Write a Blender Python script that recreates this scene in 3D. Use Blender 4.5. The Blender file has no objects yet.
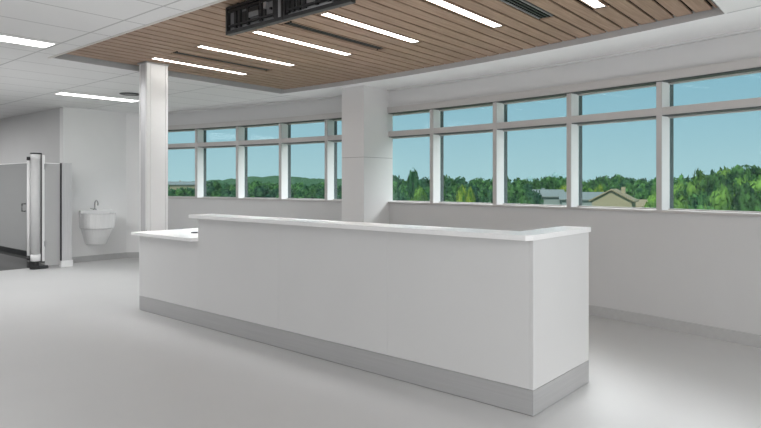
import bpy, bmesh, math, random
from mathutils import Vector, Matrix
random.seed(7)
C = bpy.context.scene.collection
PI = math.pi
# ------------------------------------------------------------------ camera constants
EYE = 1.4
YAW = math.radians(40.85)
FX, FY = -math.sin(YAW), math.cos(YAW)
RX, RY = math.cos(YAW), math.sin(YAW)
FOC = 611.0
def ray(px, depth, z=0.0):
    """ground position seen in the direction of photo column px, at a depth in metres"""
    t = (px - 380.5) / FOC
    return Vector((depth * (FX + t * RX), depth * (FY + t * RY), z))

# ------------------------------------------------------------------ materials
def nt(name):
    m = bpy.data.materials.new(name); m.use_nodes = True
    n = m.node_tree; n.nodes.clear()
    out = n.nodes.new('ShaderNodeOutputMaterial')
    return m, n, out
def mat(name, col, rough=0.5, metal=0.0, noise=0.0, scale=20.0, spec=0.5, stretch=(1, 1, 1), bump=0.0):
    m, n, out = nt(name)
    b = n.nodes.new('ShaderNodeBsdfPrincipled')
    b.inputs['Roughness'].default_value = rough
    b.inputs['Metallic'].default_value = metal
    b.inputs['Specular IOR Level'].default_value = spec
    tc = n.nodes.new('ShaderNodeTexCoord'); mp = n.nodes.new('ShaderNodeMapping')
    mp.inputs['Scale'].default_value = stretch
    nz = n.nodes.new('ShaderNodeTexNoise'); nz.inputs['Scale'].default_value = scale
    nz.inputs['Detail'].default_value = 4
    rp = n.nodes.new('ShaderNodeValToRGB')
    lo = tuple(max(0, c * (1 - noise)) for c in col) + (1,)
    hi = tuple(min(1, c * (1 + noise)) for c in col) + (1,)
    rp.color_ramp.elements[0].color = lo; rp.color_ramp.elements[1].color = hi
    rp.color_ramp.elements[0].position = 0.3; rp.color_ramp.elements[1].position = 0.7
    L = n.links.new
    L(tc.outputs['Object'], mp.inputs['Vector']); L(mp.outputs['Vector'], nz.inputs['Vector'])
    L(nz.outputs['Fac'], rp.inputs['Fac']); L(rp.outputs['Color'], b.inputs['Base Color'])
    if bump:
        bp = n.nodes.new('ShaderNodeBump'); bp.inputs['Strength'].default_value = bump
        bp.inputs['Distance'].default_value = 0.01
        L(nz.outputs['Fac'], bp.inputs['Height']); L(bp.outputs['Normal'], b.inputs['Normal'])
    L(b.outputs['BSDF'], out.inputs['Surface'])
    return m
def emit(name, col, strength):
    m, n, out = nt(name)
    e = n.nodes.new('ShaderNodeEmission'); e.inputs['Color'].default_value = (*col, 1)
    e.inputs['Strength'].default_value = strength
    n.links.new(e.outputs['Emission'], out.inputs['Surface'])
    return m
def glass(name, tint, refl=0.05, haze=None):
    m, n, out = nt(name); L = n.links.new
    tr = n.nodes.new('ShaderNodeBsdfTransparent'); tr.inputs['Color'].default_value = (*tint, 1)
    gl = n.nodes.new('ShaderNodeBsdfGlossy'); gl.inputs['Roughness'].default_value = 0.02
    mx = n.nodes.new('ShaderNodeMixShader'); mx.inputs['Fac'].default_value = refl
    L(tr.outputs['BSDF'], mx.inputs[1]); L(gl.outputs['BSDF'], mx.inputs[2])
    last = mx
    if haze:
        df = n.nodes.new('ShaderNodeBsdfDiffuse'); df.inputs['Color'].default_value = (*haze[0], 1)
        m2 = n.nodes.new('ShaderNodeMixShader'); m2.inputs['Fac'].default_value = haze[1]
        L(mx.outputs['Shader'], m2.inputs[1]); L(df.outputs['BSDF'], m2.inputs[2]); last = m2
    L(last.outputs['Shader'], out.inputs['Surface'])
    return m

M = {}
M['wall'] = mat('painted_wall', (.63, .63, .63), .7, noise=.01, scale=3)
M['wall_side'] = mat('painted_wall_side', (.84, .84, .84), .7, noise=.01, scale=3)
M['desk'] = mat('white_laminate', (.72, .72, .72), .42, noise=.01, scale=2)
M['top'] = mat('white_quartz', (.95, .95, .95), .3, noise=.015, scale=60)
M['seam'] = mat('seam_grey', (.30, .30, .30), .8)  # grey of the panel joints and the desk core
M['steel'] = mat('brushed_steel', (.62, .62, .63), .42, metal=.35, noise=.05, scale=60, stretch=(1, 1, .05))
M['kick'] = mat('brushed_steel_kick', (.50, .50, .505), .45, metal=.25, noise=.04, scale=30, stretch=(.05, .05, 3))
M['alu'] = mat('grey_aluminium', (.52, .505, .495), .5, metal=.1, noise=.01)
M['alu_daylit'] = mat('daylit_aluminium', (.88, .88, .89), .5, noise=.01)  # daylight on the mullion sides is put into this colour
M['gasket_shade'] = mat('dark_gasket_and_shadow', (.075, .085, .09), .6)  # gaskets, and the painted shadow strips under head rail and transom
M['base'] = mat('grey_vinyl_base', (.50, .50, .50), .45, noise=.03)
M['trimgrey'] = mat('grey_reveal_trim', (.50, .505, .51), .5, metal=.2)
M['trimpale'] = mat('pale_edge_trim', (.62, .60, .57), .5)
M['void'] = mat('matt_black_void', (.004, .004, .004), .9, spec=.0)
M['black'] = mat('black_plastic', (.018, .018, .019), .45, noise=.2)
M['charcoal'] = mat('charcoal_metal', (.045, .047, .05), .4, metal=.3, noise=.1)
M['graph'] = mat('graphite_plate', (.22, .22, .225), .45, metal=.2, noise=.15, scale=8)
M['silver'] = mat('silver_plate', (.42, .42, .43), .35, metal=.6, noise=.1, scale=8)
M['ceramic'] = mat('white_ceramic', (.80, .80, .80), .25, noise=.01)
M['chrome'] = mat('chrome', (.5, .5, .5), .15, metal=1)
M['post'] = mat('grey_post', (.60, .60, .60), .5, metal=.0, noise=.02)
M['white'] = mat('white_band', (.80, .80, .80), .4)
M['pillar'] = mat('pillar_panel', (.72, .72, .72), .5, noise=.01, scale=2)
M['column'] = mat('column_cladding', (.80, .80, .80), .4, noise=.01, scale=2)
M['light'] = emit('led_diffuser', (1, .965, .92), 8.0)
M['light_cool'] = emit('troffer_diffuser', (1, .99, .98), 8.0)
M['pane'] = glass('window_glass', (.86, .94, .945), .008, ((.45, .62, .62), .04))
M['clear'] = glass('gate_glass', (.76, .765, .765), .012)
M['frosted'] = glass('frosted_panel', (.93, .94, .94), .012, ((.52, .52, .52), .8))
M['pane_edge'] = mat('glass_edge', (.95, .95, .95), .3)

# floor: pale sheet vinyl, faint speckle, slight gloss
M['floor'] = mat('pale_vinyl_floor', (.57, .57, .57), .38, noise=.02, scale=1.3, spec=.4)
M['floor_dark'] = mat('dark_corridor_floor', (.085, .085, .085), .5, noise=.05, scale=4)

# ceiling tiles: grid drawn from object coordinates
def ceiling_mat():
    m, n, out = nt('ceiling_tiles'); L = n.links.new
    b = n.nodes.new('ShaderNodeBsdfPrincipled'); b.inputs['Roughness'].default_value = .85
    b.inputs['Specular IOR Level'].default_value = .1
    tc = n.nodes.new('ShaderNodeTexCoord'); sx = n.nodes.new('ShaderNodeSeparateXYZ')
    L(tc.outputs['Object'], sx.inputs['Vector'])
    def math_(op, a, bval=None, b2=None):
        k = n.nodes.new('ShaderNodeMath'); k.operation = op
        L(a, k.inputs[0])
        if b2 is not None: L(b2, k.inputs[1])
        elif bval is not None: k.inputs[1].default_value = bval
        return k.outputs[0]
    def line(axis, off, pitch, w):
        u = math_('ADD', sx.outputs[axis], -off + pitch * 100 + w / 2)
        u = math_('MODULO', u, pitch)
        return math_('LESS_THAN', u, w)
    g = math_('MAXIMUM', line('X', -5.43, .61, .016), b2=line('Y', 2.39, 1.22, .018))
    nz = n.nodes.new('ShaderNodeTexNoise'); nz.inputs['Scale'].default_value = 90
    L(tc.outputs['Object'], nz.inputs['Vector'])
    mixn = n.nodes.new('ShaderNodeMix'); mixn.data_type = 'RGBA'
    mixn.inputs['A'].default_value = (.76, .76, .76, 1); mixn.inputs['B'].default_value = (.80, .80, .80, 1)
    L(nz.outputs['Fac'], mixn.inputs['Factor'])
    mix = n.nodes.new('ShaderNodeMix'); mix.data_type = 'RGBA'
    L(g, mix.inputs['Factor']); L(mixn.outputs['Result'], mix.inputs['A'])
    mix.inputs['B'].default_value = (.50, .50, .50, 1)
    L(mix.outputs['Result'], b.inputs['Base Color']); L(b.outputs['BSDF'], out.inputs['Surface'])
    return m
M['ceiling'] = ceiling_mat()

def wood_mat():
    m, n, out = nt('wood_slats'); L = n.links.new
    b = n.nodes.new('ShaderNodeBsdfPrincipled'); b.inputs['Roughness'].default_value = .5
    b.inputs['Specular IOR Level'].default_value = .25
    tc = n.nodes.new('ShaderNodeTexCoord'); mp = n.nodes.new('ShaderNodeMapping')
    mp.inputs['Scale'].default_value = (26, 1.2, 1)
    nz = n.nodes.new('ShaderNodeTexNoise'); nz.inputs['Scale'].default_value = 2.2; nz.inputs['Detail'].default_value = 5
    rp = n.nodes.new('ShaderNodeValToRGB'); e = rp.color_ramp.elements
    e[0].position = .3; e[0].color = (.265, .178, .128, 1)
    e[1].position = .72; e[1].color = (.42, .30, .225, 1)
    vor = n.nodes.new('ShaderNodeTexNoise'); vor.inputs['Scale'].default_value = 1.0
    mp2 = n.nodes.new('ShaderNodeMapping'); mp2.inputs['Scale'].default_value = (6.6, .3, 1)
    rp2 = n.nodes.new('ShaderNodeValToRGB')
    rp2.color_ramp.elements[0].color = (.86, .84, .82, 1); rp2.color_ramp.elements[1].color = (1.12, 1.1, 1.08, 1)
    mul = n.nodes.new('ShaderNodeMix'); mul.data_type = 'RGBA'; mul.blend_type = 'MULTIPLY'; mul.inputs['Factor'].default_value = 1
    L(tc.outputs['Object'], mp.inputs['Vector']); L(mp.outputs['Vector'], nz.inputs['Vector']); L(nz.outputs['Fac'], rp.inputs['Fac'])
    L(tc.outputs['Object'], mp2.inputs['Vector']); L(mp2.outputs['Vector'], vor.inputs['Vector']); L(vor.outputs['Fac'], rp2.inputs['Fac'])
    L(rp.outputs['Color'], mul.inputs['A']); L(rp2.outputs['Color'], mul.inputs['B'])
    L(mul.outputs['Result'], b.inputs['Base Color']); L(b.outputs['BSDF'], out.inputs['Surface'])
    return m
M['wood'] = wood_mat()

def leaf_mat(name, lo, hi, var=.25):
    m, n, out = nt(name); L = n.links.new
    d = n.nodes.new('ShaderNodeBsdfDiffuse'); t = n.nodes.new('ShaderNodeBsdfTranslucent')
    mx = n.nodes.new('ShaderNodeMixShader'); mx.inputs['Fac'].default_value = .25
    tc = n.nodes.new('ShaderNodeTexCoord'); nz = n.nodes.new('ShaderNodeTexNoise')
    nz.inputs['Scale'].default_value = 5.0; nz.inputs['Detail'].default_value = 5
    rp = n.nodes.new('ShaderNodeValToRGB')
    rp.color_ramp.elements[0].position = .36; rp.color_ramp.elements[1].position = .64
    rp.color_ramp.elements[0].color = (*lo, 1); rp.color_ramp.elements[1].color = (*hi, 1)
    oi = n.nodes.new('ShaderNodeObjectInfo')
    mr = n.nodes.new('ShaderNodeMapRange'); mr.inputs['To Min'].default_value = 1 - var; mr.inputs['To Max'].default_value = 1 + var
    hs = n.nodes.new('ShaderNodeHueSaturation')
    L(tc.outputs['Object'], nz.inputs['Vector']); L(nz.outputs['Fac'], rp.inputs['Fac'])
    L(oi.outputs['Random'], mr.inputs['Value']); L(mr.outputs['Result'], hs.inputs['Value'])
    L(rp.outputs['Color'], hs.inputs['Color'])
    L(hs.outputs['Color'], d.inputs['Color']); L(hs.outputs['Color'], t.inputs['Color'])
    L(d.outputs['BSDF'], mx.inputs[1]); L(t.outputs['BSDF'], mx.inputs[2]); L(mx.outputs['Shader'], out.inputs['Surface'])
    return m
M['leaf'] = leaf_mat('green_leaves', (.010, .050, .025), (.13, .27, .08))
M['leaf_bright'] = leaf_mat('bright_green_leaves', (.018, .075, .022), (.26, .42, .09))
M['leaf_yellow'] = leaf_mat('yellow_green_leaves', (.06, .17, .035), (.38, .44, .06), .1)
M['leaf_dark'] = leaf_mat('dark_needles', (.018, .065, .03), (.055, .15, .06), .15)
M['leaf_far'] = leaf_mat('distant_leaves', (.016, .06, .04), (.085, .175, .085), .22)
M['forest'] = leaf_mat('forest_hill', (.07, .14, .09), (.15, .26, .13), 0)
M['bark'] = mat('bark', (.10, .075, .055), .9, noise=.3)
M['grass'] = mat('grass_ground', (.14, .25, .09), .9, noise=.35, scale=.06)
M['roof_tan'] = mat('tan_shingle', (.34, .255, .165), .9, noise=.12, scale=6)
M['roof_grey'] = mat('grey_shingle', (.24, .25, .255), .9, noise=.12, scale=6)
M['siding'] = mat('pale_siding', (.34, .27, .18), .8, noise=.04)
M['siding_grey'] = mat('grey_siding', (.24, .26, .26), .8, noise=.04)
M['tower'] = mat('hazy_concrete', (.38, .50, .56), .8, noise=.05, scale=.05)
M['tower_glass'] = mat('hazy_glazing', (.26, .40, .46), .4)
M['housepane'] = mat('house_window', (.08, .10, .12), .2)
M['road'] = mat('pale_road', (.42, .46, .44), .9, noise=.06, scale=.1)

# ------------------------------------------------------------------ mesh helpers
def link(name, bm, m, parent=None, smooth=False, bevel=0.0):
    bmesh.ops.recalc_face_normals(bm, faces=bm.faces)
    me = bpy.data.meshes.new(name); bm.to_mesh(me); bm.free()
    for k in (m if isinstance(m, (list, tuple)) else [m]): me.materials.append(k)
    if smooth:
        for p in me.polygons: p.use_smooth = True
    o = bpy.data.objects.new(name, me); C.objects.link(o)
    if parent is not None:
        o.parent = parent; o.matrix_parent_inverse = Matrix.Translation(parent.location).inverted() if parent.rotation_euler.z == 0 else Matrix.Identity(4)
    if bevel:
        b = o.modifiers.new('bevel', 'BEVEL'); b.width = bevel; b.segments = 2; b.limit_method = 'ANGLE'
    return o
def tag(o, label=None, cat=None, group=None, kind=None):
    if label: o['label'] = label
    if cat: o['category'] = cat
    if group: o['group'] = group
    if kind: o['kind'] = kind
    return o
def thing(name, label, cat, loc=(0, 0, 0), group=None):
    o = bpy.data.objects.new(name, None); C.objects.link(o); o.location = loc; o.empty_display_size = .1
    return tag(o, label, cat, group)
def struct(name, bm, m, label=None, parent=None, **k):
    o = link(name, bm, m, parent, **k); o['kind'] = 'structure'
    if label: o['label'] = label
    return o
def box(bm, x0, x1, y0, y1, z0, z1, mi=0):
    v = [bm.verts.new((x, y, z)) for z in (z0, z1) for x, y in ((x0, y0), (x1, y0), (x1, y1), (x0, y1))]
    for q in ((3, 2, 1, 0), (4, 5, 6, 7), (0, 1, 5, 4), (1, 2, 6, 5), (2, 3, 7, 6), (3, 0, 4, 7)):
        bm.faces.new([v[i] for i in q]).material_index = mi
    return v
def prism(bm, pts, z0, z1):
    a = [bm.verts.new((p[0], p[1], z0)) for p in pts]; b = [bm.verts.new((p[0], p[1], z1)) for p in pts]
    bm.faces.new(a[::-1]); bm.faces.new(b)
    n = len(pts)
    for i in range(n): bm.faces.new((a[i], a[(i + 1) % n], b[(i + 1) % n], b[i]))
def tube(bm, pts, r, n=10):
    rings = []
    pts = [Vector(p) for p in pts]
    for i, p in enumerate(pts):
        d = (pts[min(i + 1, len(pts) - 1)] - pts[max(i - 1, 0)]).normalized()
        u = d.cross(Vector((0, 0, 1)))
        if u.length < .05: u = d.cross(Vector((0, 1, 0)))
        u.normalize(); w = d.cross(u)
        rr = r[i] if isinstance(r, (list, tuple)) else r
        rings.append([bm.verts.new(p + rr * (math.cos(2 * PI * k / n) * u + math.sin(2 * PI * k / n) * w)) for k in range(n)])
    for a, b in zip(rings, rings[1:]):
        for k in range(n): bm.faces.new((a[k], a[(k + 1) % n], b[(k + 1) % n], b[k]))
    bm.faces.new(rings[0][::-1]); bm.faces.new(rings[-1])
def lathe(bm, c, prof, n=24):
    rings = [[bm.verts.new((c[0] + r * math.cos(2 * PI * k / n), c[1] + r * math.sin(2 * PI * k / n), c[2] + z)) for k in range(n)] for r, z in prof]
    for a, b in zip(rings, rings[1:]):
        for k in range(n): bm.faces.new((a[k], a[(k + 1) % n], b[(k + 1) % n], b[k]))
    bm.faces.new(rings[0][::-1]); bm.faces.new(rings[-1])
B = bmesh.new
def one(fn, *a):
    bm = B(); fn(bm, *a); return bm

# facade arc: centre and radius of the curved window wall
ACX, ACY, AR = -5.7, -13.38, 20.0
def arcp(r, s):
    t = s / AR
    return (ACX + r * math.sin(t), ACY + r * math.cos(t))
def arcbox(bm, r0, r1, s0, s1, z0, z1, n=1):
    pi = [arcp(r0, s0 + (s1 - s0) * i / n) for i in range(n + 1)]
    po = [arcp(r1, s0 + (s1 - s0) * i / n) for i in range(n + 1)]
    V = []
    for a, b in zip(pi, po):
        V.append([bm.verts.new((a[0], a[1], z0)), bm.verts.new((b[0], b[1], z0)), bm.verts.new((b[0], b[1], z1)), bm.verts.new((a[0], a[1], z1))])
    for a, b in zip(V, V[1:]):
        for k in range(4): bm.faces.new((a[k], b[k], b[(k + 1) % 4], a[(k + 1) % 4]))
    bm.faces.new(V[0]); bm.faces.new(V[-1][::-1])

# ------------------------------------------------------------------ room shell
CEIL, WOODZ = 2.72, 2.775
S0, S1 = -5.1, 7.9                      # run of the glazed wall along the arc
bm = B()
vs = [bm.verts.new((x, y, 0)) for x, y in ((-10.95, -6), (6, -6), (6, 8.0), (-11.4, 8.0), (-11.4, 4.16), (-10.95, 4.16))]
bm.faces.new(vs)
struct('floor', bm, M['floor'], 'pale grey sheet vinyl floor')
bm = B()
vs = [bm.verts.new((x, y, 0.0)) for x, y in ((-17, -6), (-10.95, -6), (-10.95, 4.16), (-11.4, 4.16), (-11.4, 8), (-17, 8))]
bm.faces.new(vs)
struct('floor.001', bm, M['floor_dark'], 'dark grey floor beyond the glass gate')

# ceiling with the opening of the timber raft
HY0 = 2.6; HL0, HL1 = -6.83, -7.02; HR0, HR1 = -1.0, -1.085; HRAD = 19.3
def hole_arc(n=24):
    a0 = math.atan2(HL1 - ACX, 19.2); a1 = math.atan2(HR1 - ACX, 18.75)
    return [(ACX + HRAD * math.sin(a0 + (a1 - a0) * i / n), ACY + HRAD * math.cos(a0 + (a1 - a0) * i / n)) for i in range(n + 1)]
HA = hole_arc()
bm = B()
def face(pts, z=CEIL): bm.faces.new([bm.verts.new((p[0], p[1], z)) for p in pts])
face([(-17, -6), (6, -6), (6, HY0), (-17, HY0)])
face([(-17, HY0), (HL0, HY0), HA[0], (HA[0][0], 8), (-17, 8)])
SR = AR * math.atan2(HR1 - ACX, 18.75)          # where the opening ends along the arc
RA = [arcp(HRAD, SR + (S1 - SR) * i / 16) for i in range(17)]
for a, b in zip(RA, RA[1:]): face([(a[0], HY0) if i_ else (a[0], HY0), (b[0], HY0), b, a]) if False else face([(a[0], HY0 - 0), (b[0], HY0 - 0), (b[0], b[1]), (a[0], a[1])])
face([(HR0, HY0), (HR1, HY0), HA[-1]]) if HR1 > HR0 else face([(HR1, HY0 + .0), (HR0, HY0 + .0), HA[-1]])
face([(RA[-1][0], HY0), (7, HY0), (7, 8), (RA[-1][0], 8)])
struct('ceiling', bm, M['ceiling'], 'white lay-in tile ceiling')
bm = B()
full = HA + RA[1:]
for a, b in zip(full, full[1:]): face([a, b, (b[0], 8), (a[0], 8)])
struct('ceiling.002', bm, M['wall_side'], 'plain white ceiling strip following the windows')
bm = B(); arcbox(bm, HRAD - .012, HRAD, SR + .02, S1, CEIL - .003, CEIL + .01, 16)
struct('trim_7', bm, M['trimgrey'], 'thin grey seam between tiles and plain ceiling strip')
bm = B(); prism(bm, [(6.3, -6.3), (6.3, arcp(20.25, S1)[1])] + [arcp(20.25, S1 + (S0 - S1) * i / 39) for i in range(40)] + [(-11.3, 5.8), (-17.3, 5.8), (-17.3, -6.3)], 3.0, 3.15)
struct('ceiling.001', bm, M['wall'], 'unseen roof slab added above the tiles to keep out sun')  # closed slab added out of view to block the sun
# reveal strip around the opening
outline = [(HL0, HY0)] + HA + [(HR0, HY0)]
bm = B()
n = len(outline)
cxm, cym = -4.0, 4.2
for i in range(n):
    a, b = outline[i], outline[(i + 1) % n]
    va = [bm.verts.new((a[0], a[1], CEIL - .001)), bm.verts.new((b[0], b[1], CEIL - .001)), bm.verts.new((b[0], b[1], 2.83)), bm.verts.new((a[0], a[1], 2.83))]
    bm.faces.new(va)
struct('trim_1', bm, M['trimgrey'], 'grey reveal around the timber ceiling')
bm = B()
box(bm, HL0 - .02, HR0 + .02, HY0 - .028, HY0, CEIL - .006, CEIL + .02)
struct('trim_2', bm, M['trimpale'], 'thin pale edge trim along the timber ceiling')

# walls
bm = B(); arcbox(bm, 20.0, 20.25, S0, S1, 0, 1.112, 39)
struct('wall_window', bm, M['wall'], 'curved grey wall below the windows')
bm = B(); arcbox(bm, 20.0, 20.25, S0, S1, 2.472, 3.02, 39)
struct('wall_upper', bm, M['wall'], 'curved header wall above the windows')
bm = B(); arcbox(bm, 19.955, 20.0, S0, S1, CEIL - .022, CEIL + .02, 39)
struct('trim_3', bm, M['wall'], 'pale edge strip where ceiling meets header')
bm = B(); arcbox(bm, 19.965, 20.2, S0, S1, 2.386, 2.468, 39)
struct('trim_4', bm, M['alu'], 'grey head rail above the windows')
bm = B(); arcbox(bm, 19.985, 20.1, S0, S1, 2.377, 2.386, 39)
struct('trim_5', bm, M['gasket_shade'], 'dark strip painted as the shadow below the head rail')  # solid dark strip in place of the head rail's shadow
bm = B(); arcbox(bm, 19.975, 20.22, S0, S1, 1.112, 1.138, 39)
struct('trim_6', bm, M['alu'], 'grey window sill')
bm = B(); arcbox(bm, 19.982, 20.0, S0, S1, 0.0, .105, 39)
struct('baseboard_window', bm, M['base'], 'grey cove base below the windows')
e0 = arcp(20.0, S0); e0o = arcp(20.25, S0)
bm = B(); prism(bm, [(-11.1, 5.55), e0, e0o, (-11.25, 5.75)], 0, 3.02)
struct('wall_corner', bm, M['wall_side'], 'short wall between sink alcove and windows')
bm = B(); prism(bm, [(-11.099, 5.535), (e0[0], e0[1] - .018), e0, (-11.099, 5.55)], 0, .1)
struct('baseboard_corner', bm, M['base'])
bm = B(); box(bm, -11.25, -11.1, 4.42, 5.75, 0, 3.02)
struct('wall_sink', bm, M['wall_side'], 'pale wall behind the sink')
bm = B(); box(bm, -11.1, -11.085, 4.42, 5.55, 0, .1)
struct('baseboard_sink', bm, M['base'])
bm = B(); box(bm, -17, -11.25, 4.42, 4.6, 0, 3.02)
struct('wall_corridor', bm, M['wall'], 'grey corridor wall beyond the glass gate')
bm = B(); box(bm, -17, -11.1, 4.405, 4.42, 0, .1)
struct('baseboard_corridor', bm, M['charcoal'])
bm = B(); box(bm, -17.2, -17, -6, 4.6, 0, 3.02)
struct('wall_left', bm, M['wall'])
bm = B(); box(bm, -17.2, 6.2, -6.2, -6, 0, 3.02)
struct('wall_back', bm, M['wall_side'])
e1 = arcp(20.0, S1); e1o = arcp(20.25, S1)
bm = B(); prism(bm, [(e1[0], e1[1]), (6.2, e1[1] - .6), (6.2, e1[1] - .2), e1o], 0, 3.02)
struct('wall_right', bm, M['wall'])
bm = B(); box(bm, 6.0, 6.2, -6, e1[1] - .5, 0, 3.02)
struct('wall_right.001', bm, M['wall_side'])

# windows: one per bay, 1 m along the arc
WR_G = 20.14
k = 0
s = S0
while s < S1 - .01:
    k += 1
    c = arcp(20.05, s + .5)
    w = bpy.data.objects.new('window_%d' % k, None); C.objects.link(w); w.location = (c[0], c[1], 1.138)
    w['kind'] = 'structure'
    a = .026
    bm = B(); arcbox(bm, 19.995, 20.15, s - a, s + a, 1.138, 2.377)
    mu = link('mullion', bm, M['alu_daylit'], w)
    bm = B(); arcbox(bm, 19.985, 19.995, s - a, s + a, 1.138, 2.377)
    link('mullion_shaded_face', bm, M['alu'], mu)  # separate grey front gives the mullion its backlit tone
    bm = B(); arcbox(bm, 20.15, 20.21, s - a, s + a + .005, 1.138, 2.386)
    link('gasket', bm, M['gasket_shade'], w)
    bm = B(); arcbox(bm, 19.99, 20.16, s + a, s + 1 - a, 2.055, 2.128)
    link('transom', bm, M['alu'], w)
    bm = B(); arcbox(bm, 20.0, 20.15, s + a, s + 1 - a, 2.046, 2.055)
    link('transom_shadow_strip', bm, M['gasket_shade'], w)  # the transom's shadow, built as a dark strip
    for z0, z1 in ((1.138, 2.046), (2.128, 2.377)):
        bm = B()
        f = .012
        arcbox(bm, 20.12, 20.17, s + a, s + 1 - a, z0, z0 + f); arcbox(bm, 20.12, 20.17, s + a, s + 1 - a, z1 - f, z1)
        arcbox(bm, 20.12, 20.17, s + 1 - a - f, s + 1 - a, z0 + f, z1 - f)
        fr = link('frame', bm, M['alu'], w)
        bm = B(); arcbox(bm, WR_G, WR_G + .004, s + a, s + 1 - a, z0 + .01, z1 - .01)
        o = link('pane', bm, M['pane'], w)
    s += 1.0

# square white pillar at the window wall
p = thing('square_pillar', 'wide square white pillar standing against the window wall between two window groups', 'pillar', (-5.765, 6.35, 0))
bm = B(); box(bm, -5.98, -5.565, 6.09, 6.70, .1, 1.748); link('lower_panel', bm, M['pillar'], p)
bm = B(); box(bm, -5.98, -5.565, 6.09, 6.70, 1.754, CEIL); link('upper_panel', bm, M['pillar'], p)
bm = B(); box(bm, -5.972, -5.573, 6.098, 6.70, 1.748, 1.754); link('joint', bm, M['seam'], p)
bm = B(); box(bm, -5.986, -5.559, 6.084, 6.70, 0, .1); link('base', bm, M['base'], p)

# slim clad column left of the desk
p = thing('clad_column', 'slim white clad column rising from the left end of the reception desk to the timber ceiling', 'column', (-6.585, 3.617, 0))
x0, x1, y0, y1 = -6.67, -6.5, 3.49, 3.745
bm = B(); box(bm, x0 + .006, x1 - .006, y0 + .006, y1 - .006, 0, WOODZ - .02); link('core', bm, M['post'], p)
bm = B(); box(bm, x1 - .006, x1, y0 + .045, y1 - .03, 0, WOODZ - .02); link('face_panel', bm, M['column'], p)
bm = B(); box(bm, x0 + .03, x1 - .035, y0, y0 + .006, 0, WOODZ - .02); link('side_panel', bm, M['steel'], p)
for xa, xb, ya, yb in ((x1 - .03, x1 + .002, y0 - .002, y0 + .04), (x1 - .03, x1 + .002, y1 - .026, y1 + .002), (x0 - .002, x0 + .026, y0 - .002, y0 + .03)):
    bm = B(); box(bm, xa, xb, ya, yb, 0, WOODZ - .02); link('edge_strip', bm, M['white'] , p)
bm = B(); box(bm, x0 - .012, x1 + .012, y0 - .02, y1 + .012, WOODZ - .02, WOODZ - .002); link('top_plate', bm, M['silver'], p)

# ------------------------------------------------------------------ timber slat raft
def slat_x(kk, y):
    sh = -.05 + .025 * kk / 38.0
    return -6.87 + .151 * kk + sh * (y - 4.1)
def y_end(x): return ACY + math.sqrt((HRAD - .004) ** 2 - (x - ACX) ** 2)
LIGHT_K = [3, 9, 15, 21, 27, 33]; DIFF_K = [6, 18, 30]
LY0, LY1 = 3.465, 4.745
raft = thing('slatted_timber_ceiling', 'recessed walnut brown slatted timber ceiling raft over the reception desk', 'ceiling panel', (-4.0, 4.2, WOODZ))
bm = B()
G = .0115
def left_edge(y): return HL0 + (HL1 - HL0) * (y - HY0) / 3.18 + .003
def right_edge(y): return HR0 + (HR1 - HR0) * (y - HY0) / 2.78 - .003
def slat(ya, yb, kk):
    xs = []
    for y in (ya, yb):
        l = max(slat_x(kk, y) + G, left_edge(y)); r = min(slat_x(kk + 1, y) - G, right_edge(y))
        xs.append((l, r))
    if xs[0][1] - xs[0][0] < .01 and xs[1][1] - xs[1][0] < .01: return
    (l0, r0), (l1, r1) = xs
    prism(bm, [(l0, ya), (max(r0, l0 + .004), ya), (max(r1, l1 + .004), yb if yb < 5 else min(yb, y_end(r1))), (l1, yb if yb < 5 else min(yb + .02, y_end(l1)))], WOODZ, WOODZ + .012)
for kk in range(0, 40):
    ye = min(y_end(slat_x(kk, 5.5)), y_end(slat_x(kk + 1, 5.5)))
    if kk in LIGHT_K or kk in DIFF_K:
        slat(HY0 + .004, LY0 - .03, kk); slat(LY1 + .03, ye, kk)
    else:
        slat(HY0 + .004, ye, kk)
link('slats', bm, M['wood'], raft)
bm = B()
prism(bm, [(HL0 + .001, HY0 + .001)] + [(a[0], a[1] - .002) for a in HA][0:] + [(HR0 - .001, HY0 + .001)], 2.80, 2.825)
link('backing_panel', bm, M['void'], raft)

ordn = ['glowing linear light in the timber ceiling, nearest the slim column', 'glowing linear light in the timber ceiling, second from the column',
        'glowing linear light in the timber ceiling, starting under the left display frame', 'glowing linear light in the timber ceiling, starting at the right display frame',
        'glowing linear light in the timber ceiling, second from the right end', 'glowing linear light at the top right, rightmost in the timber ceiling']
for i, kk in enumerate(LIGHT_K):
    xm0 = (slat_x(kk, LY0) + slat_x(kk + 1, LY0)) / 2; xm1 = (slat_x(kk, LY1) + slat_x(kk + 1, LY1)) / 2
    t = thing('linear_light', ordn[i], 'light', ((xm0 + xm1) / 2, (LY0 + LY1) / 2, WOODZ), 'linear lights in the timber ceiling')
    hw = .042
    bm = B(); prism(bm, [(xm0 - hw, LY0), (xm0 + hw, LY0), (xm1 + hw, LY1), (xm1 - hw, LY1)], WOODZ + .004, WOODZ + .012); link('diffuser', bm, M['light'], t)
    bm = B()
    for sgn in (-1, 1):
        prism(bm, [(xm0 + sgn * (hw + .001), LY0 - .02), (xm0 + sgn * (hw + .014), LY0 - .02), (xm1 + sgn * (hw + .014), LY1 + .02), (xm1 + sgn * (hw + .001), LY1 + .02)], WOODZ + .001, WOODZ + .022)
    link('housing', bm, M['wood'], t)
    for xm, ya, yb in ((xm0, LY0 - .026, LY0 - .002), (xm1, LY1 + .002, LY1 + .026)):
        bm = B(); box(bm, xm - hw, xm + hw, ya, yb, WOODZ + .002, WOODZ + .02); link('end_cap', bm, M['charcoal'], t)
dl = ['between two lights near the column', 'ending between third and fourth linear lights', 'at the top right of the photo']
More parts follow.
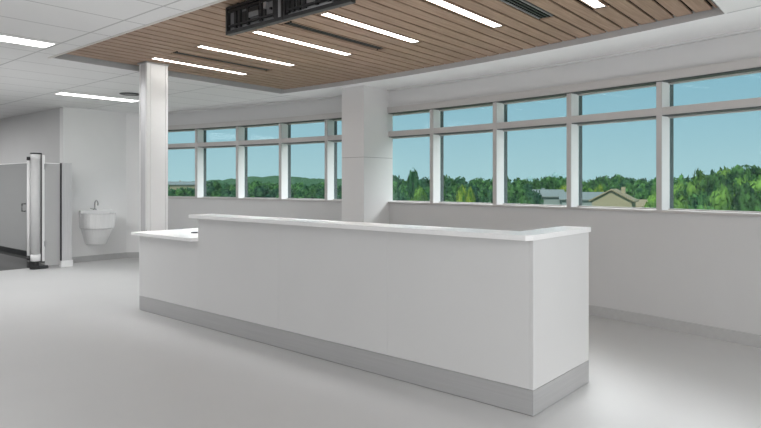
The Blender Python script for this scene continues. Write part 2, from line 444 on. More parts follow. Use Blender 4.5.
for i, kk in enumerate(DIFF_K):
    xm0 = (slat_x(kk, LY0) + slat_x(kk + 1, LY0)) / 2; xm1 = (slat_x(kk, LY1) + slat_x(kk + 1, LY1)) / 2
    t = thing('slot_diffuser', 'dark air slot in the timber ceiling ' + dl[i], 'air vent', ((xm0 + xm1) / 2, (LY0 + LY1) / 2, WOODZ), 'air slots in the timber ceiling')
    def strip(bm, o0, o1, z0, z1, e=0):
        prism(bm, [(xm0 + o0, LY0 - e), (xm0 + o1, LY0 - e), (xm1 + o1, LY1 + e), (xm1 + o0, LY1 + e)], z0, z1)
    bm = B(); strip(bm, -.066, -.05, WOODZ, WOODZ + .02); strip(bm, .05, .066, WOODZ, WOODZ + .02)
    link('frame', bm, M['wood'] if kk != 30 else M['graph'], t)
    bm = B(); strip(bm, -.05, .05, WOODZ + .008, WOODZ + .014, .02); link('throat', bm, M['void'], t)
    for o in (-.018, .018):
        bm = B(); strip(bm, o - .007, o + .007, WOODZ + .002, WOODZ + .008); link('blade', bm, M['black'] if kk != 30 else M['charcoal'], t)

# white tile ceiling lights
def troffer(label, x0, x1, y0, y1):
    t = thing('ceiling_light', label, 'light', ((x0 + x1) / 2, (y0 + y1) / 2, CEIL), 'white linear lights in the tile ceiling')
    bm = B(); box(bm, x0, x1, y0, y1, CEIL - .006, CEIL - .002); link('diffuser', bm, M['light_cool'], t)
    bm = B(); f = .012
    box(bm, x0 - f, x0, y0 - f, y1 + f, CEIL - .008, CEIL - .001); box(bm, x1, x1 + f, y0 - f, y1 + f, CEIL - .008, CEIL - .001)
    box(bm, x0, x1, y0 - f, y0, CEIL - .008, CEIL - .001); box(bm, x0, x1, y1, y1 + f, CEIL - .008, CEIL - .001)
    link('frame', bm, M['white'], t)
troffer('white rectangular ceiling light cut by the left edge of the photo, nearer one', -6.345, -6.105, 1.17, 2.355)
troffer('long white ceiling light in front of the sink alcove, ending behind the column', -9.53, -9.29, 3.68, 4.86)
# round ceiling diffuser
t = thing('round_ceiling_vent', 'small round dark ceiling vent just behind the long white ceiling light', 'air vent', (-8.72, 4.42, CEIL))
bm = B(); lathe(bm, (-8.72, 4.42, CEIL), [(.15, -.001), (.152, -.006), (.13, -.014), (.11, -.014), (.10, -.006), (.06, -.006)]); link('rim', bm, M['charcoal'], t, smooth=True)
bm = B(); lathe(bm, (-8.72, 4.42, CEIL), [(.02, -.003), (.075, -.008), (.07, -.015), (.02, -.016)]); link('core', bm, M['graph'], t, smooth=True)

# ------------------------------------------------------------------ reception desk
DX0, DX1, DY0, DY1, DS = -6.43, -1.70, 3.365, 4.20, -5.28
d = thing('reception_desk', 'long white reception desk with steel kick plate and raised ledge', 'reception desk', ((DX0 + DX1) / 2, (DY0 + DY1) / 2, 0))
KZ, LZ, HZ = .158, .828, 1.057
g = .0007
for xa, xb, zt in ((DX0, DS, LZ), (DS, -4.06, HZ), (-4.06, -2.84, HZ), (-2.84, DX1 - .022, HZ)):
    bm = B(); box(bm, xa + g, xb - g, DY0, DY0 + .022, KZ, zt); link('front_panel', bm, M['desk'], d)
bm = B(); box(bm, DX1 - .022 + g, DX1, DY0, DY1, KZ, HZ); link('end_panel', bm, M['desk'], d)
bm = B(); box(bm, DX0, DX0 + .02, DY0 + .022, DY1, KZ, LZ); link('end_panel', bm, M['desk'], d)
bm = B(); box(bm, DX0 + .02, DX1 - .022, DY0 + .022, DY0 + .06, .02, LZ); box(bm, DS + .02, DX1 - .022, DY0 + .022, DY0 + .06, LZ, HZ); link('core_wall', bm, M['seam'], d)
bm = B(); box(bm, DS + g, DS + .02, DY0 + .022, DY0 + .22, LZ + .033, HZ); link('step_panel', bm, M['desk'], d)
bm = B(); box(bm, DX0, DX1, DY0 - .001, DY0 + .02, 0.004, KZ - .003); box(bm, DX0, DX0 + .02, DY0 + .02, DY1, 0.004, KZ - .003)
box(bm, DX1 - .02, DX1 + .001, DY0 + .02, DY1, .004, KZ - .003); link('kick_plate', bm, M['kick'], d)
bm = B(); box(bm, DX0 + .004, DX1 - .004, DY0 + .004, DY0 + .018, 0, .004); box(bm, DX1 - .018, DX1 - .004, DY0 + .018, DY1 - .002, 0, .004)
box(bm, DX0 + .004, DX0 + .018, DY0 + .018, DY1 - .002, 0, .004); link('floor_seal', bm, M['black'], d)
# tops
bm = B(); prism(bm, [(-6.48, 3.295), (-5.31, 3.295), (-5.275, 3.365), (-5.275, DY1 + .01), (-6.48, DY1 + .01)], LZ, LZ + .032); link('low_counter', bm, M['top'], d, bevel=.002)
bm = B(); prism(bm, [(-5.335, 3.295), (-1.715, 3.295), (-1.70 + .012, 3.34), (-1.70 + .012, DY1 + .012), (-1.89, DY1 + .012), (-1.89, 3.555), (-5.335, 3.555)], HZ, 1.09); link('transaction_ledge', bm, M['top'], d, bevel=.002)
bm = B(); box(bm, DS + .02, -1.75, DY0 + .06, DY1 - .05, .72, .752); link('work_surface', bm, M['top'], d)
bm = B(); box(bm, -1.90, -1.722, DY0 + .06, DY1, .02, HZ); link('return_wall', bm, M['desk'], d)
bm = B(); lathe(bm, (-5.84, 3.70, LZ + .032), [(.055, 0), (.055, .006), (.045, .010), (.02, .008)]); link('grommet', bm, M['black'], d, smooth=True)

# ------------------------------------------------------------------ hanging display frames
def display(label, xa, xb, var):
    yf, yb = 2.80, 2.845; z0, z1 = 2.548, 2.762
    t = thing('display_frame', label, 'display frame', ((xa + xb) / 2, 2.83, z1), 'display frames under the timber ceiling')
    bw = .018
    bm = B()
    box(bm, xa, xb, yf, yb, z0, z0 + .026); box(bm, xa, xb, yf, yb, z1 - .018, z1)
    box(bm, xa, xa + bw, yf, yb, z0 + .026, z1 - .018); box(bm, xb - bw, xb, yf, yb, z0 + .026, z1 - .018)
    link('outer_frame', bm, M['black'], t)
    bm = B(); box(bm, xa + bw, xb - bw, yb - .012, yb - .002, z0 + .026, z1 - .018); link('back_plate', bm, M['graph'] if not var else M['silver'], t)
    W = xb - xa
    def rail(u0, u1, h0, h1, dep=.03, m='black', nm='rail'):
        bm = B(); box(bm, xa + u0 * W, xa + u1 * W, yf + .04 - dep * .75, yb - .012, z0 + h0 * .214, z0 + h1 * .214); link(nm, bm, M[m], t)
    rail(.04, .84, .27, .33, .045); rail(.03, .84, .80, .88, .045)
    if not var:
        for u in (.13, .21, .36, .59, .82): rail(u, u + .035, .20, .95, .035, nm='upright')
        rail(.27, .34, .36, .70, .028, 'black', 'slot'); rail(.40, .57, .42, .60, .034, 'graph', 'box'); rail(.40, .57, .62, .76, .03, 'black', 'box')
        rail(.66, .70, .60, .82, .036, 'silver', 'bracket'); rail(.64, .68, .36, .56, .028, 'black', 'slot'); rail(.75, .78, .5, .58, .026, 'black', 'slot')
        rail(.86, .905, .10, .98, .05, 'black', 'upright'); rail(.91, .985, .13, .98, .04, 'silver', 'end_plate')
    else:
        for u in (.02, .10, .19, .28, .48, .66): rail(u, u + .05 if u < .3 else u + .03, .22, .95, .035, nm='upright')
        rail(.33, .46, .36, .95, .02, 'silver', 'box'); rail(.52, .64, .36, .78, .022, 'graph', 'box')
        rail(.76, .84, .13, .98, .05, 'black', 'upright'); rail(.85, .97, .16, .98, .03, 'graph', 'end_plate')
        rail(.30, .72, .15, .20, .03, 'silver', 'rail')
    for u in (.2, .8):
        bm = B(); box(bm, xa + u * W - .012, xa + u * W + .012, 2.815, 2.835, z1, WOODZ + .001); link('hanger', bm, M['charcoal'], t)
display('left black open-backed display frame hanging under the timber ceiling', -4.01, -3.335, 0)
display('right black open-backed display frame with pale plates, cut by the top of the photo', -3.328, -2.67, 1)

# ------------------------------------------------------------------ wall-hung sink
SX = -11.1
def slice_(bm, z, ya, yb, dep, n=14):
    pts = [(SX, ya)]
    yc = (ya + yb) / 2; hy = (yb - ya) / 2
    for i in range(n + 1):
        a = -PI / 2 + PI * i / n
        # super-ellipse front
        cx, sy = math.cos(a), math.sin(a)
        pts.append((SX + dep * (abs(cx) ** .55), yc + hy * (math.copysign(abs(sy) ** .75, sy))))
    pts.append((SX, yb))
    return [bm.verts.new((x, y, z)) for x, y in pts]
def loft(bm, rings, cap0=True, cap1=True):
    for a, b in zip(rings, rings[1:]):
        for i in range(len(a)): bm.faces.new((a[i], a[(i + 1) % len(a)], b[(i + 1) % len(b)], b[i]))
    if cap0: bm.faces.new(rings[0][::-1])
    if cap1: bm.faces.new(rings[-1])
YC = 4.955
sk = thing('wall_hung_sink', 'white wall-hung hand wash sink with tapered shroud on the alcove wall', 'sink', (SX, YC, .3))
bm = B()
loft(bm, [slice_(bm, .60, YC - .262, YC + .262, .40), slice_(bm, .72, YC - .27, YC + .27, .42), slice_(bm, .84, YC - .275, YC + .275, .44), slice_(bm, .865, YC - .28, YC + .28, .45),
          slice_(bm, .865, YC - .24, YC + .24, .41), slice_(bm, .80, YC - .20, YC + .20, .34), slice_(bm, .77, YC - .14, YC + .14, .26)])
link('basin', bm, M['ceramic'], sk, smooth=False)
bm = B(); prism(bm, [(SX, YC - .28), (SX + .09, YC - .28), (SX + .09, YC + .28), (SX, YC + .28)], .80, .915); link('back_ledge', bm, M['ceramic'], sk, bevel=.012)
bm = B()
loft(bm, [slice_(bm, .30, YC - .14, YC + .14, .20), slice_(bm, .315, YC - .165, YC + .165, .24), slice_(bm, .45, YC - .205, YC + .205, .315), slice_(bm, .588, YC - .242, YC + .242, .375)])
link('shroud', bm, M['ceramic'], sk)
bm = B(); loft(bm, [slice_(bm, .588, YC - .248, YC + .248, .385), slice_(bm, .60, YC - .248, YC + .248, .385)]); link('joint', bm, M['base'], sk)
f = thing('gooseneck_tap', 'chrome gooseneck tap standing on the white wall-hung sink', 'tap', (SX + .06, YC - .02, .915))
pts = [(SX + .06, YC - .02, .915 + h) for h in (0, .06, .12)]
for i in range(1, 9):
    a = PI * i / 8
    pts.append((SX + .06 + .045 * (1 - math.cos(a)), YC - .02 + .008 * (1 - math.cos(a)), 1.035 + .05 * math.sin(a)))
pts.append((SX + .15, YC - .004, 1.0))
bm = B(); tube(bm, pts, .012, 10); link('spout', bm, M['chrome'], f, smooth=True)
bm = B(); lathe(bm, (SX + .06, YC - .02, .915), [(.03, 0), (.03, .02), (.018, .03)]); link('base', bm, M['chrome'], f, smooth=True)
bm = B(); tube(bm, [(SX + .06, YC - .05, .935), (SX + .06, YC - .10, .945)], .008, 8); link('lever', bm, M['chrome'], f)

# ------------------------------------------------------------------ glass swing gate at the corridor
GX, GY = -10.76, 3.852
gp = thing('swing_gate', 'glass swing gate with grey cylinder post, standing open beside the corridor', 'gate', (GX, GY, 0))
bm = B(); lathe(bm, (GX, GY, 0), [(.073, .24), (.073, 1.80)]); link('post', bm, M['post'], gp, smooth=True)
bm = B(); lathe(bm, (GX, GY, 0), [(.075, .13), (.075, .24)]); link('post_band', bm, M['white'], gp, smooth=True)
bm = B(); lathe(bm, (GX, GY, 0), [(.075, 1.80), (.075, 1.87)]); link('post_band', bm, M['white'], gp, smooth=True)
bm = B(); lathe(bm, (GX, GY, 0), [(.078, 1.87), (.078, 1.89)]); box(bm, GX, GX + .03, GY + .03, GY + .085, 1.86, 1.89); link('post_cap', bm, M['black'], gp)
bm = B(); lathe(bm, (GX, GY, 0), [(.085, 0), (.085, .03), (.05, .06), (.05, .13)]); box(bm, GX - .06, GX + .02, GY - .11, GY + .03, .03, .13); link('foot', bm, M['black'], gp)
bm = B(); prism(bm, [(GX + .02 + .07 * math.cos(2 * PI * i / 16), GY + .10 + .09 * math.sin(2 * PI * i / 16)) for i in range(16)], 0, .055); link('foot_plate', bm, M['charcoal'], gp)
hx, hy = GX - .04, GY - .09
bm = B(); tube(bm, [(hx, hy, .22), (hx, hy, 1.76)], .024, 12); link('hinge_rail', bm, M['white'], gp, smooth=True)
for z in (.15, 1.77):
    bm = B(); lathe(bm, (hx, hy, z), [(.028, 0), (.028, .055)], 14); link('hinge', bm, M['black'], gp, smooth=True)
bm = B(); box(bm, GX + .015, GX + .05, GY + .085, GY + .125, .12, 1.86); link('jamb', bm, M['white'], gp)
bm = B(); box(bm, GX + .0, GX + .03, GY + .07, GY + .085, .12, 1.86); link('jamb_seal', bm, M['black'], gp)
lx0, lx1, ly = GX - 1.75, GX - .09, GY - .09
bm = B(); box(bm, lx0, lx1, ly - .005, ly + .005, .16, 1.722)
leaf = link('leaf', bm, M['clear'], gp)
bm = B(); box(bm, lx0, lx1, ly - .006, ly + .006, 1.722, 1.733); link('leaf_edge', bm, M['pane_edge'], leaf)
bm = B(); tube(bm, [(lx1 - .06, ly - .005, 1.06), (lx1 - .06, ly - .06, 1.06), (lx1 - .06, ly - .06, .94), (lx1 - .06, ly - .005, .94)], .011, 8); link('pull_handle', bm, M['black'], leaf)

fp = thing('glass_side_panel', 'fixed translucent glass side panel between gate post and steel end panel', 'glass panel', (-10.7, 4.08, .1))
bm = B(); box(bm, -10.705, -10.695, 3.972, 4.205, .04, 1.72); link('pane', bm, M['frosted'], fp)
bm = B(); box(bm, -10.706, -10.694, 3.972, 4.205, 1.72, 1.73); link('pane_edge', bm, M['pane_edge'], fp)
for z in (.36, 1.62):
    bm = B(); box(bm, -10.72, -10.68, 3.965, 4.0, z, z + .09); link('clamp', bm, M['silver'], fp)
ep = thing('steel_end_panel', 'narrow upright steel end panel on pale plinth left of the sink', 'end panel', (-10.68, 4.3, 0))
bm = B(); box(bm, -10.66, -10.65, 4.222, 4.376, .106, 1.733); link('face_sheet', bm, M['steel'], ep)
bm = B(); box(bm, -10.72, -10.66, 4.212, 4.222, .106, 1.733); box(bm, -10.72, -10.66, 4.222, 4.376, .106, 1.733); link('edge_frame', bm, M['charcoal'], ep)
bm = B(); box(bm, -10.73, -10.63, 4.205, 4.39, 0, .106); link('plinth', bm, M['column'], ep)

# ------------------------------------------------------------------ outside
GZ = -7.0
bm = B(); vs = [bm.verts.new(p) for p in ((-900, 12, GZ), (400, 12, GZ), (400, 1200, GZ), (-900, 1200, GZ))]; bm.faces.new(vs)
struct('ground', bm, M['grass'], 'green ground outside the windows')
def crown_mesh(name, h, w, mats, seed, leaves=900, conifer=False, card=.34, trunk=True):
    rnd = random.Random(seed); bm = B()
    lobes = []
    if conifer:
        for i in range(16):
            u = i / 15.; z = h * (.10 + .86 * u); r = w * .5 * (1 - u) ** .8 + .12
            for k in range(3 if u < .8 else 1):
                a = rnd.random() * 2 * PI; o = r * .45
                lobes.append((Vector((math.cos(a) * o, math.sin(a) * o, z)), r * .62, .8))
    else:
        for i in range(17):
            a = rnd.random() * 2 * PI; u = rnd.random()
            z = h * (.30 + .58 * u); rr = w * .5 * math.sqrt(max(.05, 1 - ((u - .35) / .72) ** 2))
            o = rr * rnd.uniform(.25, .72)
            lobes.append((Vector((math.cos(a) * o, math.sin(a) * o, z)), w * rnd.uniform(.17, .26), .9))
        lobes.append((Vector((0, 0, h * .88)), w * .18, .8))
    for c, r, sq in lobes:
        mt = Matrix.Translation(c) @ Matrix.Diagonal((r * .82, r * .82, r * .82 * sq, 1))
        bmesh.ops.create_icosphere(bm, subdivisions=1, radius=1, matrix=mt)
    tot = sum(r * r for _, r, _ in lobes)
    for c, r, sq in lobes:
        for i in range(int(leaves * r * r / tot)):
            v = Vector((rnd.gauss(0, 1), rnd.gauss(0, 1), rnd.gauss(0.15, 1))).normalized()
            p = c + Vector((v.x, v.y, v.z * sq)) * r * rnd.uniform(.8, 1.1)
            nrm = (v + .6 * Vector((rnd.gauss(0, 1), rnd.gauss(0, 1), rnd.gauss(0, 1)))).normalized()
            u = nrm.orthogonal().normalized(); q = nrm.cross(u)
            an = rnd.random() * PI; u, q = u * math.cos(an) + q * math.sin(an), q * math.cos(an) - u * math.sin(an)
            sz = card * rnd.uniform(.6, 1.25)
            bm.faces.new([bm.verts.new(p + u * sz), bm.verts.new(p + q * sz * .6), bm.verts.new(p - u * sz), bm.verts.new(p - q * sz * .6)])
    nf = len(bm.faces)
    if trunk:
        tube(bm, [(0, 0, 0), (0.05, 0, h * .25), (0, 0, h * .6)], [w * .05, w * .035, w * .02], 7)
        bm.faces.ensure_lookup_table()
        for f_ in list(bm.faces)[nf:]: f_.material_index = 1
    me = bpy.data.meshes.new(name); bm.to_mesh(me); bm.free()
    for m_ in mats: me.materials.append(m_)
    return me
def trunk_mesh(name, h, w):
    bm = B(); tube(bm, [(0, 0, 0), (.05, 0, h * .25), (0, 0, h * .6)], [w * .05, w * .035, w * .02], 8)
    me = bpy.data.meshes.new(name); bm.to_mesh(me); bm.free(); me.materials.append(M['bark']); return me
def tree_two(name, label, px, dep, ytop, w, me_key, group=None):
    """a tree with its own crown and trunk; its height follows from how high it stands against the horizon"""
    z = EYE + (183 - ytop) * dep / FOC; h = z - GZ
    me = MESH[me_key]
    t = thing(name, label, 'tree', ray(px, dep, GZ), group)
    t.rotation_euler = (0, 0, 0)
    o = bpy.data.objects.new('crown', me); C.objects.link(o); o.parent = t
    o.scale = (w, w, h); o.rotation_euler = (0, 0, random.random() * 6.28)
    k_ = bpy.data.objects.new('trunk', MESH['trunk']); C.objects.link(k_); k_.parent = t; k_.scale = (w, w, h)
MESH = {}
# unit meshes: height 1, width 1 (scaled per tree); cards made small accordingly
for i in range(4):
    MESH['near%d' % i] = crown_mesh('leafy_crown', 1, 1, [M['leaf_bright'] if i % 2 else M['leaf']], 11 + i, 1500, card=.06, trunk=False)
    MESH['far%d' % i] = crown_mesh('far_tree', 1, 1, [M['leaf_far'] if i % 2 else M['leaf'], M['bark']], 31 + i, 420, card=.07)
for i in range(2):
    MESH['con%d' % i] = crown_mesh('conifer_crown', 1, 1, [M['leaf_dark']], 51 + i, 1300, conifer=True, card=.045, trunk=False)
    MESH['farcon%d' % i] = crown_mesh('far_conifer', 1, 1, [M['leaf_dark'], M['bark']], 61 + i, 420, conifer=True, card=.06)
MESH['yellow'] = crown_mesh('yellow_crown', 1, 1, [M['leaf_yellow']], 71, 1300, card=.045, trunk=False)
MESH['dark'] = crown_mesh('dark_crown', 1, 1, [M['leaf_dark']], 81, 1500, card=.055, trunk=False)
MESH['trunk'] = trunk_mesh('trunk', 1, 1)

# trees filling the right-hand window
gr = 'leafy trees close outside the rightmost window'
lab = 'leafy green broad tree close outside the rightmost window'
for px, dep, yt, w in ((684, 78, 178, 5.2), (700, 82, 172.5, 5.5), (738, 80, 172.5, 6.0), (757, 84, 172, 6.0), (770, 80, 171.5, 6), (722, 86, 171.5, 5.5), (790, 78, 172, 7),
                       (676, 62, 186, 3.6), (692, 58, 184, 4.0), (708, 60, 182, 4.4), (725, 56, 183, 4.2), (742, 60, 180, 4.5), (756, 55, 182, 4.2), (772, 58, 181, 4.6),
                       (684, 46, 194, 3.0), (702, 45, 195, 3.0), (718, 44, 192, 3.1), (735, 46, 194, 3.2), (750, 44, 192, 3.0), (764, 46, 194, 3.2)):
    tree_two('broadleaf_tree', lab, px, dep, yt, w, 'near%d' % random.randrange(4), gr)
tree_two('conifer_tree', 'dark pointed conifer among bright leafy trees in the rightmost window', 713, 68, 169.5, 3.2, 'con0')
# trees seen through the windows right of the pillar
tree_two('conifer_tree', 'tall dark green tree above the treetops in the window beside the pillar', 413, 80, 174.5, 2.6, 'dark')
tree_two('yellow_green_tree', 'yellow green tree low in the second window right of the pillar', 462, 82, 188.5, 3.0, 'yellow')
tree_two('yellow_green_tree', 'smaller yellow green tree right of another one, second window past the pillar', 471, 86, 190, 2.2, 'yellow')
tree_two('yellow_green_tree', 'yellow green tree behind the grey roofs left of the tan gabled house', 599, 150, 186, 4.0, 'yellow')
tree_two('yellow_green_tree', 'light green tree right of the grey-roofed house', 563, 120, 186.5, 4.6, 'yellow')
tree_two('broadleaf_tree', 'bright round green tree right of the tan gabled house', 652, 66, 196, 2.8, 'near1')
tree_two('broadleaf_tree', 'light green tree left of the yellow one behind grey roofs', 586, 150, 187, 5.0, 'near3')
tree_two('broadleaf_tree', 'green tree low in the window beside the pillar, below the tall dark one', 418, 72, 190, 3.2, 'near1')

# woodland further out: single meshes, shared data
def far_tree(px, dep, yt, w, key, label, group):
    z = EYE + (183 - yt) * dep / FOC; h = max(4.5, z - GZ)
    o = bpy.data.objects.new('far_conifer' if 'con' in key else 'far_tree', MESH[key]); C.objects.link(o)
    o.location = ray(px, dep, GZ + min(0, z - GZ - h)); o.scale = (w, w, h); o.rotation_euler = (0, 0, random.random() * 6.28)
    tag(o, label, 'tree', group)
rnd = random.Random(5)
GM = 'woodland trees outside the windows right of the pillar'
LM = 'distant green tree in the woodland outside the windows right of the pillar'
GL = 'woodland trees outside the windows left of the pillar'
LL = 'distant green tree in the woodland outside the windows left of the pillar'
def pick():
    return rnd.choice(['far0', 'far1', 'far2', 'far3', 'far0', 'far2', 'farcon0', 'farcon1'])
def ridge(px):   # treetop line of the woodland, photo rows
    return 179.5 + 1.6 * math.sin(px * .11) + 1.1 * math.sin(px * .31 + 1)
for px in range(386, 672, 5):
    far_tree(px + rnd.uniform(-2, 2), rnd.uniform(190, 240), ridge(px) + rnd.uniform(-1.5, 1.0), rnd.uniform(5, 8), pick(), LM, GM)
for px in range(388, 530, 7):
    far_tree(px + rnd.uniform(-3, 3), rnd.uniform(120, 150), 185 + rnd.uniform(-2, 3), rnd.uniform(4, 6), pick(), LM, GM)
for px in range(388, 536, 9):
    far_tree(px + rnd.uniform(-3, 3), rnd.uniform(84, 100), 193 + rnd.uniform(-2, 3), rnd.uniform(3, 4.2), pick(), LM, GM)
for px in list(range(612, 662, 6)):
    far_tree(px + rnd.uniform(-2, 2), rnd.uniform(130, 150), 184.5 + rnd.uniform(-2, 2.5), rnd.uniform(4, 6), pick(), LM, GM)
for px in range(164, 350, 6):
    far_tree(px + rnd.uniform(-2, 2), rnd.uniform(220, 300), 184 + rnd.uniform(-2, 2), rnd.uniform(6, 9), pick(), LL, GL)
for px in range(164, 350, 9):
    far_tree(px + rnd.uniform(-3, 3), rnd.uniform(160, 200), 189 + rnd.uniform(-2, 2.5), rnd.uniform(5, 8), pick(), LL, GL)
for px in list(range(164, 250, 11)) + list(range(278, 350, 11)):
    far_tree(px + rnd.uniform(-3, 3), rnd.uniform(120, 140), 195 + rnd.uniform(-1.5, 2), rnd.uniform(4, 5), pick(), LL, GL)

# wooded hill on the left skyline
bm = B()
prof = [(120, 182), (170, 181.5), (200, 180.5), (230, 178.5), (255, 176), (280, 175.5), (300, 177), (320, 178.5), (345, 178), (370, 180), (400, 182)]
rows = []
for j in range(9):
    row = []
    for i in range(70):
        px = 110 + 300 * i / 69.
        for (a, ya), (b, yb) in zip(prof, prof[1:]):
            if a <= px <= b: yt = ya + (yb - ya) * (px - a) / (b - a); break
        else: yt = 182.5
        dep = 420 + j * 35
        ztop = EYE + (183 - yt) * 700 / FOC
        u = j / 8.
        zz = GZ - 1 + (ztop - GZ) * math.sin(u * PI / 2) + (rnd.uniform(-1.1, 1.1) if j else 0)
        row.append(bm.verts.new(ray(px, dep, zz)))
    rows.append(row)
for a, b in zip(rows, rows[1:]):
    for i in range(69): bm.faces.new((a[i], a[i + 1], b[i + 1], b[i]))
struct('hill', bm, M['forest'], 'wooded hill on the skyline left of the pillar')

def house(label, px, dep, ridge_y, eave_y, width, length, yaw, mroof, mwall, name='gabled_house'):
    zr = EYE + (183 - ridge_y) * dep / FOC; ze = EYE + (183 - eave_y) * dep / FOC
    t = thing(name, label, 'house', ray(px, dep, GZ)); t.rotation_euler = (0, 0, yaw)
    hw, hl = width / 2, length / 2; e = ze - GZ; r = zr - GZ
    bm = B(); a = [(-hw, -hl), (hw, -hl), (hw, hl), (-hw, hl)]
    prism(bm, a, 0, e)
    for y in (-hl, hl):
        bm.faces.new([bm.verts.new(p) for p in ((-hw, y, e), (hw, y, e), (0, y, r - .15))])
    link('walls', bm, mwall, t)
    bm = B(); o = .45
    th = .2
    for sgn in (-1, 1):
        q = [(sgn * (hw + o), e - o * (r - e) / hw), (0, r), (0, r + th), (sgn * (hw + o), e - o * (r - e) / hw + th)]
        va = [bm.verts.new((x, -hl - o, z)) for x, z in q]; vb = [bm.verts.new((x, hl + o, z)) for x, z in q]
        bm.faces.new(va); bm.faces.new(vb[::-1])
        for i in range(4): bm.faces.new((va[i], va[(i + 1) % 4], vb[(i + 1) % 4], vb[i]))
    link('roof', bm, mroof, t)
    for x in (-hw * .45, hw * .3):
        bm = B(); box(bm, x - .45, x + .45, -hl - .03, -hl + .02, e * .55, e * .55 + 1.1); link('window', bm, M['housepane'], t)
    bm = B(); box(bm, hw * .35, hw * .35 + .6, hl * .2, hl * .2 + .6, e, r + .5); link('chimney', bm, mwall, t)
    return t
house('tan-roofed gabled house seen low in the fourth window right of the pillar', 614, 100, 190, 200, 6.0, 5.5, YAW - .5, M['roof_tan'], M['siding'])
house('long low tan roof attached right behind the gabled tan house', 634, 108, 200.5, 206, 6.0, 7.0, YAW + 1.2, M['roof_tan'], M['siding'])
house('grey-roofed house at the left edge of the fourth window right of the pillar', 584, 112, 193, 199, 8.0, 8.0, YAW + 1.3, M['roof_grey'], M['siding_grey'])
house('grey-roofed house among trees in the third window right of the pillar', 548, 118, 190.5, 196, 6.0, 5.0, YAW + 1.4, M['roof_grey'], M['siding_grey'])
house('pale low building among trees, in the leftmost visible window', 184, 205, 182.0, 184.5, 5.0, 9.0, YAW + 1.9, M['roof_grey'], M['siding'])

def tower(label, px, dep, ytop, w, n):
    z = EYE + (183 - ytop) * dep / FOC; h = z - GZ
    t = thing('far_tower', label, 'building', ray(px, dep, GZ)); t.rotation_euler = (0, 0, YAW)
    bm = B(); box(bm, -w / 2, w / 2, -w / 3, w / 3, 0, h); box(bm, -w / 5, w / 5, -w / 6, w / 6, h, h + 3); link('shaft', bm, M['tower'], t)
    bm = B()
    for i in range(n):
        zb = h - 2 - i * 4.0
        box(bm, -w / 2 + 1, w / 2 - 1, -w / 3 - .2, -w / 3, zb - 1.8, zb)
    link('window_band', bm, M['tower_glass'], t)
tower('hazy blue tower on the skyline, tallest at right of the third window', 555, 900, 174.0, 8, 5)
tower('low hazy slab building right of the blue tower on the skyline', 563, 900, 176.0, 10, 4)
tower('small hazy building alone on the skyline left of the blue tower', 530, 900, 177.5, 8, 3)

# pale road in the left windows
bm = B(); pts = [ray(258, 160, GZ + .05), ray(268, 160, GZ + .05), ray(272, 330, GZ + .05), ray(266, 330, GZ + .05)]
bm.faces.new([bm.verts.new(p) for p in pts]); struct('road', bm, M['road'], 'pale road outside the left windows')

# ------------------------------------------------------------------ light
sc = bpy.context.scene
w = bpy.data.worlds.new('sky'); sc.world = w; w.use_nodes = True
n = w.node_tree; n.nodes.clear(); L = n.links.new
out = n.nodes.new('ShaderNodeOutputWorld'); bg = n.nodes.new('ShaderNodeBackground')
tc = n.nodes.new('ShaderNodeTexCoord'); sx = n.nodes.new('ShaderNodeSeparateXYZ'); rp = n.nodes.new('ShaderNodeValToRGB')
e = rp.color_ramp.elements
e[0].position = 0.0; e[0].color = (.50, .67, .71, 1)
e[1].position = .22; e[1].color = (.225, .455, .59, 1)
k = rp.color_ramp.elements.new(.08); k.color = (.395, .59, .67, 1)
k = rp.color_ramp.elements.new(.6); k.color = (.16, .36, .50, 1)
L(tc.outputs['Generated'], sx.inputs['Vector']); L(sx.outputs['Z'], rp.inputs['Fac']); L(rp.outputs['Color'], bg.inputs['Color'])
bg.inputs['Strength'].default_value = 1.08
L(bg.outputs['Background'], out.inputs['Surface'])

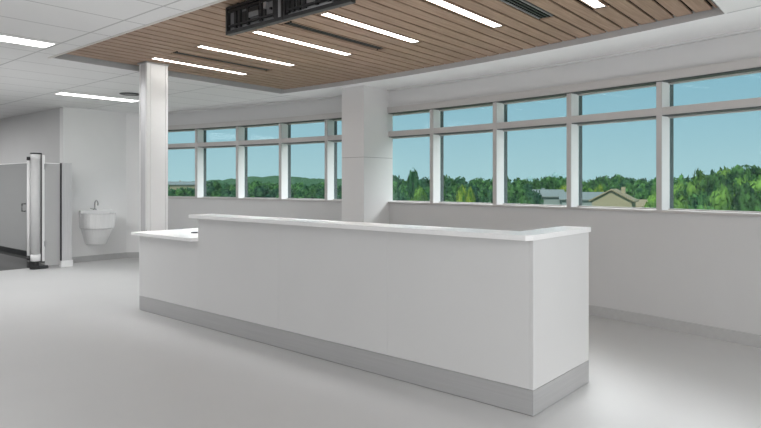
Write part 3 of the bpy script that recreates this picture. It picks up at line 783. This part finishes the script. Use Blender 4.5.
def lamp(name, kind, loc, rot, energy, size=None, col=(1, 1, 1)):
    l = bpy.data.lights.new(name, kind); l.energy = energy; l.color = col
    if kind == 'AREA': l.shape = 'RECTANGLE'; l.size, l.size_y = size
    o = bpy.data.objects.new(name, l); C.objects.link(o); o.location = loc; o.rotation_euler = rot
    return o
s_ = lamp('sun', 'SUN', (0, 0, 30), (math.radians(48), 0, math.radians(20)), 4.6, col=(1, .95, .84)); s_.data.angle = .01
lamp('overhead_fill_lamp', 'AREA', (-4.5, -2.0, 2.68), (0, 0, 0), 20, (8, 4))  # broad fill lamps added under the ceiling, with no fixtures of their own
lamp('overhead_fill_lamp.001', 'AREA', (2.6, 1.2, 2.68), (0, 0, 0), 125, (4, 5))
lamp('overhead_fill_lamp.002', 'AREA', (-8.6, 2.2, 2.68), (0, 0, 0), 56, (2, 2))
lamp('corridor_fill_lamp', 'AREA', (-13.6, 1.5, 2.68), (0, 0, 0), 150, (3, 2))  # added to brighten the corridor wall, no fixture there
for kk in LIGHT_K:      # the light thrown down by the linear fixtures
    k_ = lamp('linear_lamp', 'AREA', ((slat_x(kk, 4.1) + slat_x(kk + 1, 4.1)) / 2, 4.1, WOODZ + .002), (0, 0, 0), {33: 1.3, 27: 4.6}.get(kk, 5.5), (.08, 1.26))
    k_.data.spread = math.radians(48)
# unseen lamps added above eye level, facing up to brighten the ceiling
lamp('added_uplight', 'AREA', (-1.9, 3.0, 1.6), (PI, 0, 0), 27, (6.5, 5.5))
lamp('added_uplight.001', 'AREA', (-8.6, 2.0, 1.6), (PI, 0, 0), 6, (3, 3))
# soft fill lamps added before the solid walls behind and right of the camera
lamp('back_fill_lamp', 'AREA', (-4.5, -5.6, 1.35), (math.radians(90), 0, 0), 31, (16, 2.2))
lamp('side_fill_lamp', 'AREA', (5.6, -1.5, 1.35), (math.radians(90), 0, math.radians(90)), 150, (7, 2.2))
# area lamps added out of sight outdoors to strengthen daylight through the windows
for i, sm in enumerate((-3.6, 1.4, 6.4)):
    th = sm / AR
    p_ = arcp(27.0, sm)
    lamp('outdoor_fill_lamp', 'AREA', (p_[0], p_[1], 7.6), (math.radians(52), 0, PI - th), 2050, (6.5, 5), (1, .85, .84))

# ------------------------------------------------------------------ camera and colour
cd = bpy.data.cameras.new('camera'); cam = bpy.data.objects.new('camera', cd); C.objects.link(cam)
cam.location = (0, 0, EYE); cam.rotation_euler = (PI / 2, 0, YAW)
cd.sensor_fit = 'HORIZONTAL'; cd.sensor_width = 36; cd.lens = 36 * FOC / 761
cd.shift_y = -(214 - 183) / 761; cd.clip_start = .05; cd.clip_end = 3000
sc.camera = cam
sc.view_settings.view_transform = 'Standard'; sc.view_settings.look = 'None'
sc.view_settings.exposure = 0
sc.cycles.use_denoising = True
sc.cycles.max_bounces = 8; sc.cycles.diffuse_bounces = 5; sc.cycles.transparent_max_bounces = 16
